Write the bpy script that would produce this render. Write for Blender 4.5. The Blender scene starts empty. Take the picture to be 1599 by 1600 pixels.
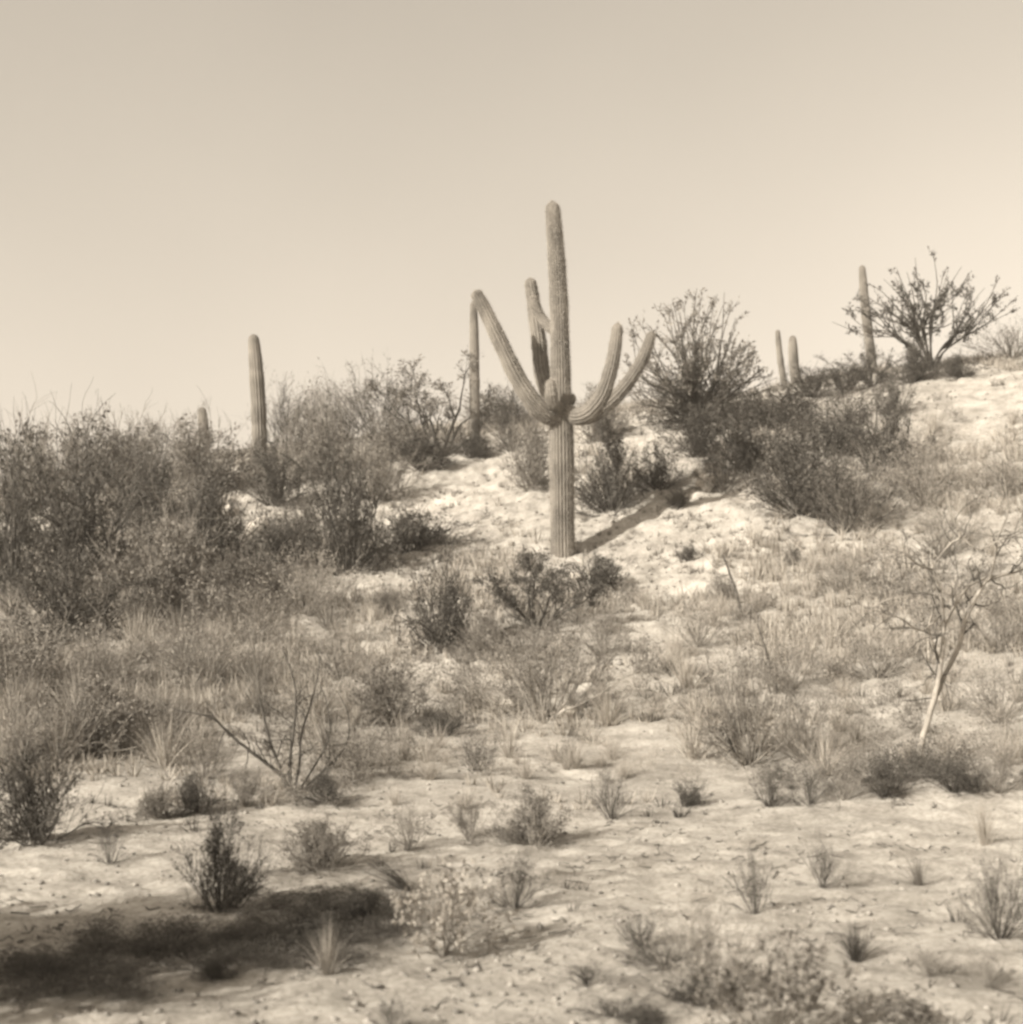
import bpy, math, random
import numpy as np

# ------------------------------------------------------------------ camera, sky, sun, exposure
scene = bpy.context.scene
COL = scene.collection
R = math.radians

F = 2198.0                       # focal length in photograph pixels (1600 high)
CAM = np.array([0.0, 0.0, 1.6])
PITCH, ROLL = R(4.7), R(-1.6)
cam_data = bpy.data.cameras.new('camera')
cam = bpy.data.objects.new('camera', cam_data)
COL.objects.link(cam)
cam_data.sensor_fit = 'VERTICAL'
cam_data.sensor_height = 36.0
cam_data.lens = 36.0 * F / 1600.0
cam_data.clip_end = 2000.0
cam_data.clip_start = 0.05
from mathutils import Matrix, Vector
MROT = Matrix.Rotation(R(90) + PITCH, 3, 'X') @ Matrix.Rotation(ROLL, 3, 'Z')
cam.location = CAM
cam.rotation_euler = MROT.to_euler()
cam_data.dof.use_dof = True
cam_data.dof.focus_distance = 17.0
cam_data.dof.aperture_fstop = 2.2
scene.camera = cam
ROT = np.array(MROT)

SUN_AZ, SUN_EL = R(42), R(28)    # azimuth: how far the light travels away from the viewer, measured from "to the right"
TO_SUN = Vector((-math.cos(SUN_AZ) * math.cos(SUN_EL), -math.sin(SUN_AZ) * math.cos(SUN_EL), math.sin(SUN_EL)))
world = bpy.data.worlds.new('World')
scene.world = world
world.use_nodes = True
wn, wl = world.node_tree.nodes, world.node_tree.links
wn.clear()
sky = wn.new('ShaderNodeTexSky')
sky.sky_type = 'NISHITA'
sky.sun_disc = False
sky.sun_elevation = SUN_EL
sky.sun_rotation = math.atan2(TO_SUN.x, TO_SUN.y)
sky.air_density = 1.0
sky.dust_density = 3.0
sky.ozone_density = 1.0
bw = wn.new('ShaderNodeRGBToBW')                    # the print is monochrome, toned warm
tint = wn.new('ShaderNodeMix'); tint.data_type = 'RGBA'; tint.blend_type = 'MULTIPLY'
tint.inputs['Factor'].default_value = 1.0
tint.inputs[7].default_value = (1.0, 0.882, 0.73, 1)
bg = wn.new('ShaderNodeBackground'); bg.inputs['Strength'].default_value = 0.15
wo = wn.new('ShaderNodeOutputWorld')
film = wn.new('ShaderNodeMath'); film.operation = 'POWER'; film.inputs[1].default_value = 0.8   # blue-sensitive film evens out the sky
wl.new(sky.outputs[0], bw.inputs[0]); wl.new(bw.outputs[0], film.inputs[0]); 
gain = wn.new('ShaderNodeMath'); gain.operation = 'MULTIPLY'; gain.inputs[1].default_value = 1.24
wl.new(film.outputs[0], gain.inputs[0]); 
mottle = wn.new('ShaderNodeTexNoise'); mottle.inputs['Scale'].default_value = 2.2; mottle.inputs['Detail'].default_value = 3.0   # faint mottling of the print, put into the sky brightness
vr = wn.new('ShaderNodeMapRange'); vr.inputs[1].default_value, vr.inputs[2].default_value = 0.3, 0.7
vr.inputs[3].default_value, vr.inputs[4].default_value = 0.95, 1.06
vm = wn.new('ShaderNodeMath'); vm.operation = 'MULTIPLY'
wtc = wn.new('ShaderNodeTexCoord')
wl.new(wtc.outputs['Generated'], mottle.inputs['Vector']); wl.new(mottle.outputs[0], vr.inputs[0])
wl.new(gain.outputs[0], vm.inputs[0]); wl.new(vr.outputs[0], vm.inputs[1]); wl.new(vm.outputs[0], tint.inputs[6])
wl.new(tint.outputs[2], bg.inputs['Color']); wl.new(bg.outputs[0], wo.inputs['Surface'])

sun_data = bpy.data.lights.new('sun', 'SUN')
sun_data.energy = 5.0
sun_data.angle = R(0.6)
sun_data.color = (1.0, 0.94, 0.84)
sun = bpy.data.objects.new('sun', sun_data)
COL.objects.link(sun)
sun.rotation_euler = (-TO_SUN).to_track_quat('-Z', 'Y').to_euler()
sun.location = (-20, -15, 30)

vs = scene.view_settings
vs.view_transform = 'Standard'
vs.look = 'None'
vs.gamma = 1.0
vs.exposure = 0.92
vs.use_curve_mapping = False
scene.render.engine = 'CYCLES'
cy = scene.cycles
cy.use_denoising = True
cy.max_bounces = 6
cy.diffuse_bounces = 3
cy.glossy_bounces = 1
cy.transmission_bounces = 2
cy.transparent_max_bounces = 4
cy.filter_width = 2.9

# ------------------------------------------------------------------ helpers
def ray(px, py):
    d = ROT @ np.array([(px - 799.5) / F, (800.0 - py) / F, -1.0])
    return d / d[1]                              # y component = 1

def at(px, py, Y):
    return CAM + ray(px, py) * Y

def vnoise(x, y, seed):
    xi, yi = np.floor(x), np.floor(y)
    fx, fy = x - xi, y - yi
    fx = fx * fx * (3 - 2 * fx); fy = fy * fy * (3 - 2 * fy)
    def h(a, b):
        v = np.sin(a * 127.1 + b * 311.7 + seed * 74.7) * 43758.5453
        return v - np.floor(v)
    return ((h(xi, yi) * (1 - fx) + h(xi + 1, yi) * fx) * (1 - fy) +
            (h(xi, yi + 1) * (1 - fx) + h(xi + 1, yi + 1) * fx) * fy) - 0.5

def fbm(x, y, seed, octaves=4):
    s, a, f = 0.0, 1.0, 1.0
    for k in range(octaves):
        s = s + a * vnoise(x * f + 11.3 * k, y * f - 7.9 * k, seed + k)
        a *= 0.5; f *= 2.03
    return s

class MB:
    """collects triangles and quads into one mesh"""
    def __init__(self):
        self.v, self.q, self.t, self.n = [], [], [], 0
    def add(self, v, q=None, t=None):
        v = np.asarray(v, float).reshape(-1, 3)
        if q is not None and len(q): self.q.append(np.asarray(q, int) + self.n)
        if t is not None and len(t): self.t.append(np.asarray(t, int) + self.n)
        self.v.append(v); self.n += len(v)
    def verts(self):
        return np.concatenate(self.v) if self.v else np.zeros((0, 3))
    def mesh(self, name, mat, smooth=False, V=None):
        V = self.verts() if V is None else V
        q = np.concatenate(self.q) if self.q else np.zeros((0, 4), int)
        t = np.concatenate(self.t) if self.t else np.zeros((0, 3), int)
        me = bpy.data.meshes.new(name)
        me.vertices.add(len(V)); me.vertices.foreach_set('co', V.astype(np.float32).ravel())
        idx = np.concatenate([q.ravel(), t.ravel()]).astype(np.int32)
        start = np.concatenate([np.arange(len(q)) * 4, len(q) * 4 + np.arange(len(t)) * 3]).astype(np.int32)
        me.loops.add(len(idx)); me.loops.foreach_set('vertex_index', idx)
        me.polygons.add(len(start)); me.polygons.foreach_set('loop_start', start)
        if smooth: me.polygons.foreach_set('use_smooth', np.ones(len(start), bool))
        me.update(calc_edges=True)
        me.materials.append(mat)
        return me

def link(name, me, parent=None):
    o = bpy.data.objects.new(name, me)
    COL.objects.link(o)
    if parent is not None: o.parent = parent
    return o

def thing(name, label, cat, loc, rz=0.0, group=None, scale=(1, 1, 1), tilt=(0, 0)):
    o = bpy.data.objects.new(name, None)
    o.empty_display_size = 0.2
    COL.objects.link(o)
    o.location = loc; o.rotation_euler = (tilt[0], tilt[1], rz); o.scale = scale
    o['label'] = label; o['category'] = cat
    if group: o['group'] = group
    return o

def frames(P):
    P = np.asarray(P, float)
    T = np.gradient(P, axis=0)
    T /= np.linalg.norm(T, axis=1)[:, None] + 1e-9
    ref = np.array([1.0, 0, 0]) if abs(T[0][0]) < 0.8 else np.array([0, 1.0, 0])
    N = np.zeros_like(P); n = ref - T[0] * ref.dot(T[0]); n /= np.linalg.norm(n)
    for i in range(len(P)):
        n = n - T[i] * n.dot(T[i]); n /= np.linalg.norm(n) + 1e-9
        N[i] = n
    return T, N, np.cross(T, N)

def tube(mb, P, rad, sides=4, cap=True):
    P = np.asarray(P, float); rad = np.asarray(rad, float) * np.ones(len(P))
    T, N, B = frames(P)
    a = np.arange(sides) * 2 * math.pi / sides
    V = P[:, None, :] + rad[:, None, None] * (np.cos(a)[None, :, None] * N[:, None, :] + np.sin(a)[None, :, None] * B[:, None, :])
    n = len(P)
    i = np.arange(n - 1)[:, None] * sides; j = np.arange(sides)[None, :]; k = (j + 1) % sides
    q = np.stack([i + j, i + k, i + sides + k, i + sides + j], -1).reshape(-1, 4)
    V = V.reshape(-1, 3); t = None
    if cap:
        V = np.vstack([V, P[-1] + T[-1] * rad[-1] * 0.8])
        m = (n - 1) * sides
        t = np.stack([m + j[0], m + k[0], np.full(sides, n * sides)], -1)
    mb.add(V, q, t)

def catmull(P, m):
    P = np.asarray(P, float)
    Q = np.vstack([2 * P[0] - P[1], P, 2 * P[-1] - P[-2]])
    u = np.linspace(0, len(P) - 1 - 1e-6, m)
    i = u.astype(int); t = (u - i)[:, None]
    p0, p1, p2, p3 = Q[i], Q[i + 1], Q[i + 2], Q[i + 3]
    return 0.5 * (2 * p1 + (p2 - p0) * t + (2 * p0 - 5 * p1 + 4 * p2 - p3) * t * t + (3 * p1 - p0 - 3 * p2 + p3) * t ** 3)

def leaves(mb, rng, P, D, L, W):
    """diamond leaves with a slight fold; P base points, D directions"""
    n = len(P)
    D = D / (np.linalg.norm(D, axis=1)[:, None] + 1e-9)
    S = np.cross(D, rng.normal(size=(n, 3))); S /= np.linalg.norm(S, axis=1)[:, None] + 1e-9
    U = np.cross(D, S)
    L = np.broadcast_to(L, n)[:, None]; W = np.broadcast_to(W, n)[:, None]
    a = P; b = P + D * L * 0.5 + S * W * 0.5 + U * W * 0.15
    c = P + D * L; d = P + D * L * 0.5 - S * W * 0.5 + U * W * 0.15
    V = np.stack([a, b, c, d], 1).reshape(-1, 3)
    mb.add(V, np.arange(n * 4).reshape(-1, 4))

# ------------------------------------------------------------------ materials (grey scale of the print, toned warm)
def toned(v, w=1.0):
    return (v * (1 + 0.02 * w), v * (1 - 0.068 * w), v * (1 - 0.185 * w), 1)

def nodes(name, rough=0.9):
    m = bpy.data.materials.new(name); m.use_nodes = True
    n, l = m.node_tree.nodes, m.node_tree.links
    b = n['Principled BSDF']; b.inputs['Roughness'].default_value = rough
    b.inputs['Specular IOR Level'].default_value = 0.15
    return m, n, l, b

def leaf_material(name, lo, hi, warm=1.0, trans=0.15):
    m, n, l, b = nodes(name, 0.7)
    g = n.new('ShaderNodeNewGeometry'); o = n.new('ShaderNodeObjectInfo')
    mx = n.new('ShaderNodeMath'); mx.operation = 'MULTIPLY_ADD'; mx.inputs[1].default_value = 0.75
    l.new(g.outputs['Random Per Island'], mx.inputs[0])
    k = n.new('ShaderNodeMath'); k.operation = 'MULTIPLY'; k.inputs[1].default_value = 0.25
    l.new(o.outputs['Random'], k.inputs[0]); l.new(k.outputs[0], mx.inputs[2])
    r = n.new('ShaderNodeValToRGB')
    r.color_ramp.elements[0].color = toned(lo, warm); r.color_ramp.elements[1].color = toned(hi, warm)
    l.new(mx.outputs[0], r.inputs[0]); l.new(r.outputs[0], b.inputs['Base Color'])
    if trans:
        tr = n.new('ShaderNodeBsdfTranslucent'); l.new(r.outputs[0], tr.inputs['Color'])
        ms = n.new('ShaderNodeMixShader'); ms.inputs[0].default_value = trans
        out = n['Material Output']
        l.new(b.outputs[0], ms.inputs[1]); l.new(tr.outputs[0], ms.inputs[2]); l.new(ms.outputs[0], out.inputs['Surface'])
    return m

def bark_material(name, lo, hi, scale=18.0, warm=1.0):
    m, n, l, b = nodes(name, 0.85)
    tc = n.new('ShaderNodeTexCoord'); no = n.new('ShaderNodeTexNoise')
    no.inputs['Scale'].default_value = scale; no.inputs['Detail'].default_value = 5
    r = n.new('ShaderNodeValToRGB'); r.color_ramp.elements[0].position = 0.32; r.color_ramp.elements[1].position = 0.68
    r.color_ramp.elements[0].color = toned(lo, warm); r.color_ramp.elements[1].color = toned(hi, warm)
    bu = n.new('ShaderNodeBump'); bu.inputs['Strength'].default_value = 0.4; bu.inputs['Distance'].default_value = 0.01
    l.new(tc.outputs['Object'], no.inputs['Vector']); l.new(no.outputs[0], r.inputs[0]); l.new(r.outputs[0], b.inputs['Base Color'])
    l.new(no.outputs[0], bu.inputs['Height']); l.new(bu.outputs[0], b.inputs['Normal'])
    return m

def ground_material():
    m, n, l, b = nodes('desert_soil', 0.95)
    tc = n.new('ShaderNodeTexCoord')
    def noise(s, d, rough=0.55):
        x = n.new('ShaderNodeTexNoise'); x.inputs['Scale'].default_value = s; x.inputs['Detail'].default_value = d
        x.inputs['Roughness'].default_value = rough
        l.new(tc.outputs['Object'], x.inputs['Vector']); return x
    big, mid, fine = noise(0.35, 4), noise(2.6, 6, 0.65), noise(26, 6, 0.7)
    r1 = n.new('ShaderNodeValToRGB'); e = r1.color_ramp.elements
    e[0].position, e[1].position = 0.33, 0.66
    e[0].color, e[1].color = toned(0.32, .75), toned(0.42, .75)
    l.new(big.outputs[0], r1.inputs[0])
    r2 = n.new('ShaderNodeValToRGB'); e = r2.color_ramp.elements
    e[0].position, e[1].position = 0.33, 0.62
    e[0].color, e[1].color = (0.66, 0.65, 0.63, 1), (1.08, 1.08, 1.07, 1)
    l.new(mid.outputs[0], r2.inputs[0])
    r3 = n.new('ShaderNodeValToRGB'); e = r3.color_ramp.elements
    e[0].position, e[1].position = 0.30, 0.56
    e[0].color, e[1].color = (0.60, 0.59, 0.57, 1), (1.06, 1.06, 1.06, 1)
    l.new(fine.outputs[0], r3.inputs[0])
    a = n.new('ShaderNodeMix'); a.data_type = 'RGBA'; a.blend_type = 'MULTIPLY'; a.inputs[0].default_value = 1
    c = n.new('ShaderNodeMix'); c.data_type = 'RGBA'; c.blend_type = 'MULTIPLY'; c.inputs[0].default_value = 1
    l.new(r1.outputs[0], a.inputs[6]); l.new(r2.outputs[0], a.inputs[7])
    l.new(a.outputs[2], c.inputs[6]); l.new(r3.outputs[0], c.inputs[7]); l.new(c.outputs[2], b.inputs['Base Color'])
    bu = n.new('ShaderNodeBump'); bu.inputs['Strength'].default_value = 0.6; bu.inputs['Distance'].default_value = 0.03
    l.new(fine.outputs[0], bu.inputs['Height']); l.new(bu.outputs[0], b.inputs['Normal'])
    return m

def cactus_material(name, lo, hi):
    m, n, l, b = nodes(name, 0.6)
    tc = n.new('ShaderNodeTexCoord')
    no = n.new('ShaderNodeTexNoise'); no.inputs['Scale'].default_value = 3.0; no.inputs['Detail'].default_value = 6
    mp = n.new('ShaderNodeMapping'); mp.inputs['Scale'].default_value = (1, 1, 0.6)
    l.new(tc.outputs['Object'], mp.inputs[0]); l.new(mp.outputs[0], no.inputs['Vector'])
    r = n.new('ShaderNodeValToRGB'); r.color_ramp.elements[0].position = 0.33; r.color_ramp.elements[1].position = 0.7
    r.color_ramp.elements[0].color = toned(lo, 1.1); r.color_ramp.elements[1].color = toned(hi, 1.1)
    sep = n.new('ShaderNodeSeparateXYZ'); l.new(tc.outputs['Object'], sep.inputs[0])
    c1 = n.new('ShaderNodeMath'); c1.operation = 'MULTIPLY_ADD'; c1.inputs[1].default_value = -1.4; c1.inputs[2].default_value = 0.45
    c2 = n.new('ShaderNodeMath'); c2.operation = 'MULTIPLY_ADD'; c2.inputs[1].default_value = 2.4; c2.use_clamp = True
    sc = n.new('ShaderNodeTexNoise'); sc.inputs['Scale'].default_value = 4.5; sc.inputs['Detail'].default_value = 8
    s1 = n.new('ShaderNodeMath'); s1.operation = 'SUBTRACT'; s1.inputs[1].default_value = 0.62
    l.new(tc.outputs['Object'], sc.inputs['Vector']); l.new(sc.outputs[0], s1.inputs[0])
    l.new(sep.outputs['Z'], c1.inputs[0]); l.new(c1.outputs[0], c2.inputs[2]); l.new(s1.outputs[0], c2.inputs[0])
    # corky bark at the foot, and scars higher up
    s2 = n.new('ShaderNodeMath'); s2.operation = 'MULTIPLY'; s2.inputs[1].default_value = 9.0; s2.use_clamp = True
    l.new(s1.outputs[0], s2.inputs[0])
    mxs = n.new('ShaderNodeMath'); mxs.operation = 'MAXIMUM'; l.new(c2.outputs[0], mxs.inputs[0]); l.new(s2.outputs[0], mxs.inputs[1])
    mc = n.new('ShaderNodeMix'); mc.data_type = 'RGBA'; mc.inputs[7].default_value = toned(0.10, 1.2)
    mf = n.new('ShaderNodeMath'); mf.operation = 'MULTIPLY'; mf.inputs[1].default_value = 0.7
    l.new(mxs.outputs[0], mf.inputs[0]); l.new(mf.outputs[0], mc.inputs[0])
    l.new(no.outputs[0], r.inputs[0]); l.new(r.outputs[0], mc.inputs[6]); l.new(mc.outputs[2], b.inputs['Base Color'])
    f = n.new('ShaderNodeTexNoise'); f.inputs['Scale'].default_value = 30; f.inputs['Detail'].default_value = 4
    l.new(tc.outputs['Object'], f.inputs['Vector'])
    bu = n.new('ShaderNodeBump'); bu.inputs['Strength'].default_value = 0.5; bu.inputs['Distance'].default_value = 0.02
    l.new(f.outputs[0], bu.inputs['Height']); l.new(bu.outputs[0], b.inputs['Normal'])
    return m

M_SOIL = ground_material()
M_CACTUS = cactus_material('saguaro_skin', 0.085, 0.20)
M_SPINE = bark_material('cactus_spines', 0.30, 0.42, 40)
M_DARK = leaf_material('dark_leaves', 0.03, 0.13)
M_MID = leaf_material('olive_leaves', 0.08, 0.22)
M_PALE = leaf_material('pale_leaves', 0.17, 0.40)
M_STRAW = leaf_material('dry_straw', 0.18, 0.46, 1.0, 0.25)
M_TWIG = bark_material('grey_twigs', 0.10, 0.26)
M_DTWIG = bark_material('dark_twigs', 0.03, 0.08)
M_BARK = bark_material('pale_bark', 0.15, 0.32, 9)
M_PVBARK = bark_material('palo_verde_bark', 0.04, 0.11, 12)
M_ROCK = bark_material('weathered_rock', 0.30, 0.48, 6)
M_PEB = leaf_material('gravel_stone', 0.10, 0.36, 0.8, 0)
M_LITTER = leaf_material('dead_twigs', 0.05, 0.20, 0.9, 0)

# ------------------------------------------------------------------ terrain
CTRL = [  # photograph column, row, distance from the viewer in metres
    (0, 1600, 5.7), (800, 1600, 5.7), (1600, 1600, 5.7),
    (0, 1450, 7.5), (500, 1450, 7.5), (1000, 1450, 7.5), (1600, 1450, 7.4),
    (0, 1350, 9.2), (700, 1350, 9.3), (1300, 1350, 9.2), (1600, 1350, 9.0),
    (100, 1290, 10.6), (440, 1240, 12.0), (800, 1240, 12.1), (1150, 1245, 12.0), (1400, 1242, 11.6), (1600, 1245, 11.2),
    (0, 1150, 14.8), (300, 1120, 15.8), (800, 1110, 16.4), (1100, 1140, 14.9), (1430, 1192, 13.2), (1600, 1170, 13.4),
    (0, 1000, 20.5), (400, 1000, 20.6), (800, 1000, 20.6), (1100, 1000, 20.3), (1500, 1040, 17.4),
    (0, 900, 27), (200, 900, 26.5), (600, 940, 23.8), (880, 866, 27.0), (1090, 880, 25.4), (1300, 850, 26.0), (1550, 880, 22.8),
    (0, 800, 36), (400, 822, 31.5), (620, 830, 30.0), (700, 775, 32.5), (1050, 788, 28.8), (1300, 760, 28.8), (1560, 740, 28.0),
    (100, 752, 41), (400, 705, 41), (600, 680, 41), (760, 700, 37.0), (820, 652, 42.0), (1090, 657, 35.5),
    (1240, 605, 40), (1365, 582, 39.5), (1480, 586, 37.5), (1600, 572, 37.5), (1420, 690, 32.0), (960, 640, 41.5),
]
pts = np.array([at(*c) for c in CTRL])
guard = []
for gx, gy, gz in [(-14, 4, -.15), (14, 4, .1), (0, -6, 0), (-14, -8, 0), (14, -8, 0), (0, 2.5, 0), (-6, 3, -.05), (6, 3, .05),
                   (-26, 24, 1.0), (-30, 42, 3.5), (26, 24, 4.2), (28, 40, 9.6), (-14, 14, .35), (14, 14, 1.3),
                   (-20, 60, 3.8), (0, 58, 6.2), (18, 56, 7.4), (-40, 75, 1.0), (0, 80, 3.0), (40, 75, 4.0)]:
    guard.append((gx, gy, gz))
pts = np.vstack([pts, np.array(guard, float)])

def tps_k(r2):
    return np.where(r2 > 1e-12, 0.5 * r2 * np.log(np.maximum(r2, 1e-12)), 0.0)
n_ = len(pts)
d2 = ((pts[:, None, :2] - pts[None, :, :2]) ** 2).sum(-1)
A = np.zeros((n_ + 3, n_ + 3))
A[:n_, :n_] = tps_k(d2) + np.eye(n_) * 0.2
A[:n_, n_] = 1; A[:n_, n_ + 1:] = pts[:, :2]
A[n_:, :n_] = A[:n_, n_:].T
sol = np.linalg.solve(A, np.concatenate([pts[:, 2], [0, 0, 0]]))

def base_height(x, y):
    x = np.asarray(x, float); y = np.asarray(y, float); sh = x.shape
    xf, yf = x.ravel(), y.ravel()
    xc, yc = np.clip(xf, -45, 45), np.clip(yf, -12, 85)
    out = sol[n_] + sol[n_ + 1] * xc + sol[n_ + 2] * yc
    for i in range(n_):
        out = out + sol[i] * tps_k((xc - pts[i, 0]) ** 2 + (yc - pts[i, 1]) ** 2)
    far = np.hypot(xf - xc, yf - yc)
    return (out * np.exp(-(far / 60.0) ** 2)).reshape(sh)

def height(x, y):
    x = np.asarray(x, float); y = np.asarray(y, float)
    z = base_height(x, y)
    up = np.clip((y - 11) / 10, 0, 1)
    z = z + 0.10 * fbm(x * 0.55, y * 0.55, 3, 3) * (0.35 + up)
    z = z + (0.030 + 0.09 * up) * fbm(x * 2.3, y * 2.9, 9, 4) + 0.05 * up * fbm(x * 6.5, y * 6.5, 14, 2)
    # low wind and water ripples across the near wash
    near = np.clip((12.5 - y) / 2.5, 0, 1)
    rid = 1 - np.abs(2 * vnoise(x * 1.3 + 0.6 * y, y * 5.2 - 0.9 * x, 21)) * 2
    z = z + near * 0.018 * np.clip(rid, -0.2, 1) * np.clip(fbm(x * 0.7, y * 0.7, 33, 2), 0, 1)
    z = z + 0.14 * np.exp(-((y - 11.35 - 0.25 * np.sin(x * 0.9)) / 0.55) ** 2) * np.clip((x - 1.2) / 1.5, 0, 1)
    z = z + near * 0.036 * fbm(x * 5.0, y * 8.0, 41, 4)
    return z

def hz(x, y):
    return float(height(np.array([x]), np.array([y]))[0])

TS = np.concatenate([np.arange(3.5, 15, 0.04), np.arange(15, 60, 0.12)])
def drop(px, py, Y=None):
    """the point of the ground seen at a photograph pixel, or the ground at distance Y below that column"""
    d = ray(px, py)
    if Y is None:
        z = CAM[2] + d[2] * TS - height(d[0] * TS, TS)
        below = np.nonzero(z < 0)[0]
        Y = TS[below[0]] if len(below) else TS[np.argmin(z[200:]) + 200]
    p = CAM + d * Y
    return np.array([p[0], p[1], hz(p[0], p[1])])

def axis(parts):
    return np.unique(np.round(np.concatenate(parts), 4))
gx = axis([np.arange(0, 5, .045), np.arange(5, 15, .12), 15 * np.geomspace(1, 28, 32)])
gx = np.concatenate([-gx[::-1], gx[1:]])
gy = axis([-np.geomspace(1, 300, 22), np.arange(-1, 3.6, .3), np.arange(3.6, 14, .045), np.arange(14, 46, .13), 46 * np.geomspace(1, 9, 32)])
X, Y = np.meshgrid(gx, gy)
Z = height(X, Y)
nx, ny = len(gx), len(gy)
mb = MB()
i = np.arange(ny - 1)[:, None] * nx; j = np.arange(nx - 1)[None, :]
mb.add(np.stack([X, Y, Z], -1).reshape(-1, 3), np.stack([i + j, i + j + 1, i + nx + j + 1, i + nx + j], -1).reshape(-1, 4))
ground = link('ground', mb.mesh('ground', M_SOIL, True))
ground['kind'] = 'structure'
ground['label'] = 'pale sandy desert wash rising into a rocky hillside'

# ------------------------------------------------------------------ saguaros
def ribbed(mb, P, rad, ribs, m=80, depth=0.14, seed=0, rings=True):
    rng = np.random.default_rng(seed)
    C = catmull(P, m)
    s = np.linspace(0, 1, m)
    r = np.interp(s, np.linspace(0, 1, len(rad)), rad)
    length = np.linalg.norm(np.diff(C, axis=0), axis=1).sum()
    # domed tip
    dist = (1 - s) * length
    rt = rad[-1] * 1.15
    r = np.where(dist < rt, r * np.sqrt(np.clip(1 - ((rt - dist) / rt) ** 2, 0.0025, 1)), r)
    # yearly growth rings: slight swellings along the stem
    if rings:
        r = r * (1 + 0.034 * np.interp(s, np.linspace(0, 1, 26), rng.normal(size=26)))
    T, N, B = frames(C)
    sides = ribs * 6
    a = np.arange(sides) * 2 * math.pi / sides
    prof = 1 - depth * (0.5 - 0.5 * np.cos(a * ribs)) ** 0.8
    prof = prof[None, :] * (1 + 0.015 * rng.normal(size=(1, ribs)).repeat(6, 1))
    rr = r[:, None] * prof
    V = C[:, None, :] + rr[..., None] * (np.cos(a)[None, :, None] * N[:, None, :] + np.sin(a)[None, :, None] * B[:, None, :])
    ii = np.arange(m - 1)[:, None] * sides; jj = np.arange(sides)[None, :]; kk = (jj + 1) % sides
    q = np.stack([ii + jj, ii + kk, ii + sides + kk, ii + sides + jj], -1).reshape(-1, 4)
    V = np.vstack([V.reshape(-1, 3), C[-1]])
    t = np.stack([(m - 1) * sides + jj[0], (m - 1) * sides + kk[0], np.full(sides, m * sides)], -1)
    mb.add(V, q, t)
    return C, r, N, B, a[::6], T

def spines(mb, info, rng, step=0.035, L=0.045):
    """clusters of short spines along the rib crests"""
    C, r, N, B, ang, T = info
    seg = np.linalg.norm(np.diff(C, axis=0), axis=1); cum = np.concatenate([[0], np.cumsum(seg)])
    ss = np.arange(0.1, cum[-1], step)
    P, D = [], []
    for k in ang:
        u = ss + rng.uniform(0, step)
        c = np.stack([np.interp(u, cum, C[:, q]) for q in range(3)], -1)
        nn = np.stack([np.interp(u, cum, (math.cos(k) * N + math.sin(k) * B)[:, q]) for q in range(3)], -1)
        rr = np.interp(u, cum, r)
        P.append(c + nn * (rr * 0.985)[:, None]); D.append(nn)
    P, D = np.concatenate(P), np.concatenate(D)
    for q in range(2):
        leaves(mb, rng, P, D + rng.normal(size=D.shape) * 0.7, L, 0.006)

def saguaro(label, stems, Y, base, ribs=20, spine=False):
    """stems: list of (part, [(px, row, depth offset)], [radius px]); all pixel sizes taken at distance Y"""
    s = Y / F
    root = thing('saguaro_cactus', label, 'cactus', base, group='saguaro cacti on the hillside')
    for k, (part, pp, rad) in enumerate(stems):
        P = np.array([at(px, py, Y + dy) for px, py, dy in pp])
        P = P - base
        if part == 'trunk':
            P = np.vstack([[P[0, 0], P[0, 1], -0.25], P])
            rad = [rad[0]] + list(rad)
        b = MB()
        info = ribbed(b, P, np.array(rad) * s, ribs if part == 'trunk' else int(ribs * 0.65), 110 if part == 'trunk' else 70, seed=k + int(Y))
        o = link(part, b.mesh(part, M_CACTUS, True), root)
        if spine:
            b2 = MB(); spines(b2, info, np.random.default_rng(k))
            link('spines', b2.mesh('spines', M_SPINE), o)['kind'] = 'stuff'
    return root

b0 = drop(880, 868)
YS = b0[1]
saguaro('tall saguaro with many upcurved arms in the centre of the slope', [
    ('trunk', [(880, 866, 0), (879, 780, 0), (878, 690, 0), (877, 640, 0), (876, 570, 0), (874, 480, 0), (869, 390, 0), (863, 314, 0)],
     [18.5, 19, 19, 17.5, 16, 15, 13.5, 10.5]),
    ('arm', [(874, 650, -.05), (856, 648, -.22), (835, 630, -.32), (808, 588, -.36), (781, 532, -.36), (757, 482, -.34), (742, 454, -.32)],
     [13.5, 15, 15, 14, 12.5, 11, 9.5]),
    ('arm', [(874, 626, .1), (857, 612, .42), (847, 580, .62), (842, 530, .66), (835, 480, .66), (828, 434, .66)],
     [12, 14, 13.5, 12.5, 11.5, 9.5]),
    ('arm', [(872, 524, .05), (860, 512, .22), (846, 496, .34), (835, 474, .38), (832, 462, .38)],
     [7, 8, 8, 7.5, 6]),
    ('arm', [(876, 640, -.1), (866, 634, -.38), (862, 618, -.50), (860, 592, -.50)],
     [8.5, 9.5, 9.5, 8]),
    ('arm', [(884, 640, -.05), (902, 651, -.26), (922, 643, -.36), (941, 618, -.38), (954, 580, -.38), (961, 545, -.36), (966, 504, -.34)],
     [11, 13, 13, 12, 11, 10, 8.5]),
    ('arm', [(884, 646, .05), (918, 652, .34), (950, 632, .46), (980, 600, .50), (1004, 562, .50), (1020, 518, .50)],
     [11, 12, 12, 11, 10, 8]),
    ('arm', [(884, 632, 0), (893, 628, .02), (896, 616, .02)], [6, 6, 5]),
], YS, b0, 22, True)

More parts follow.
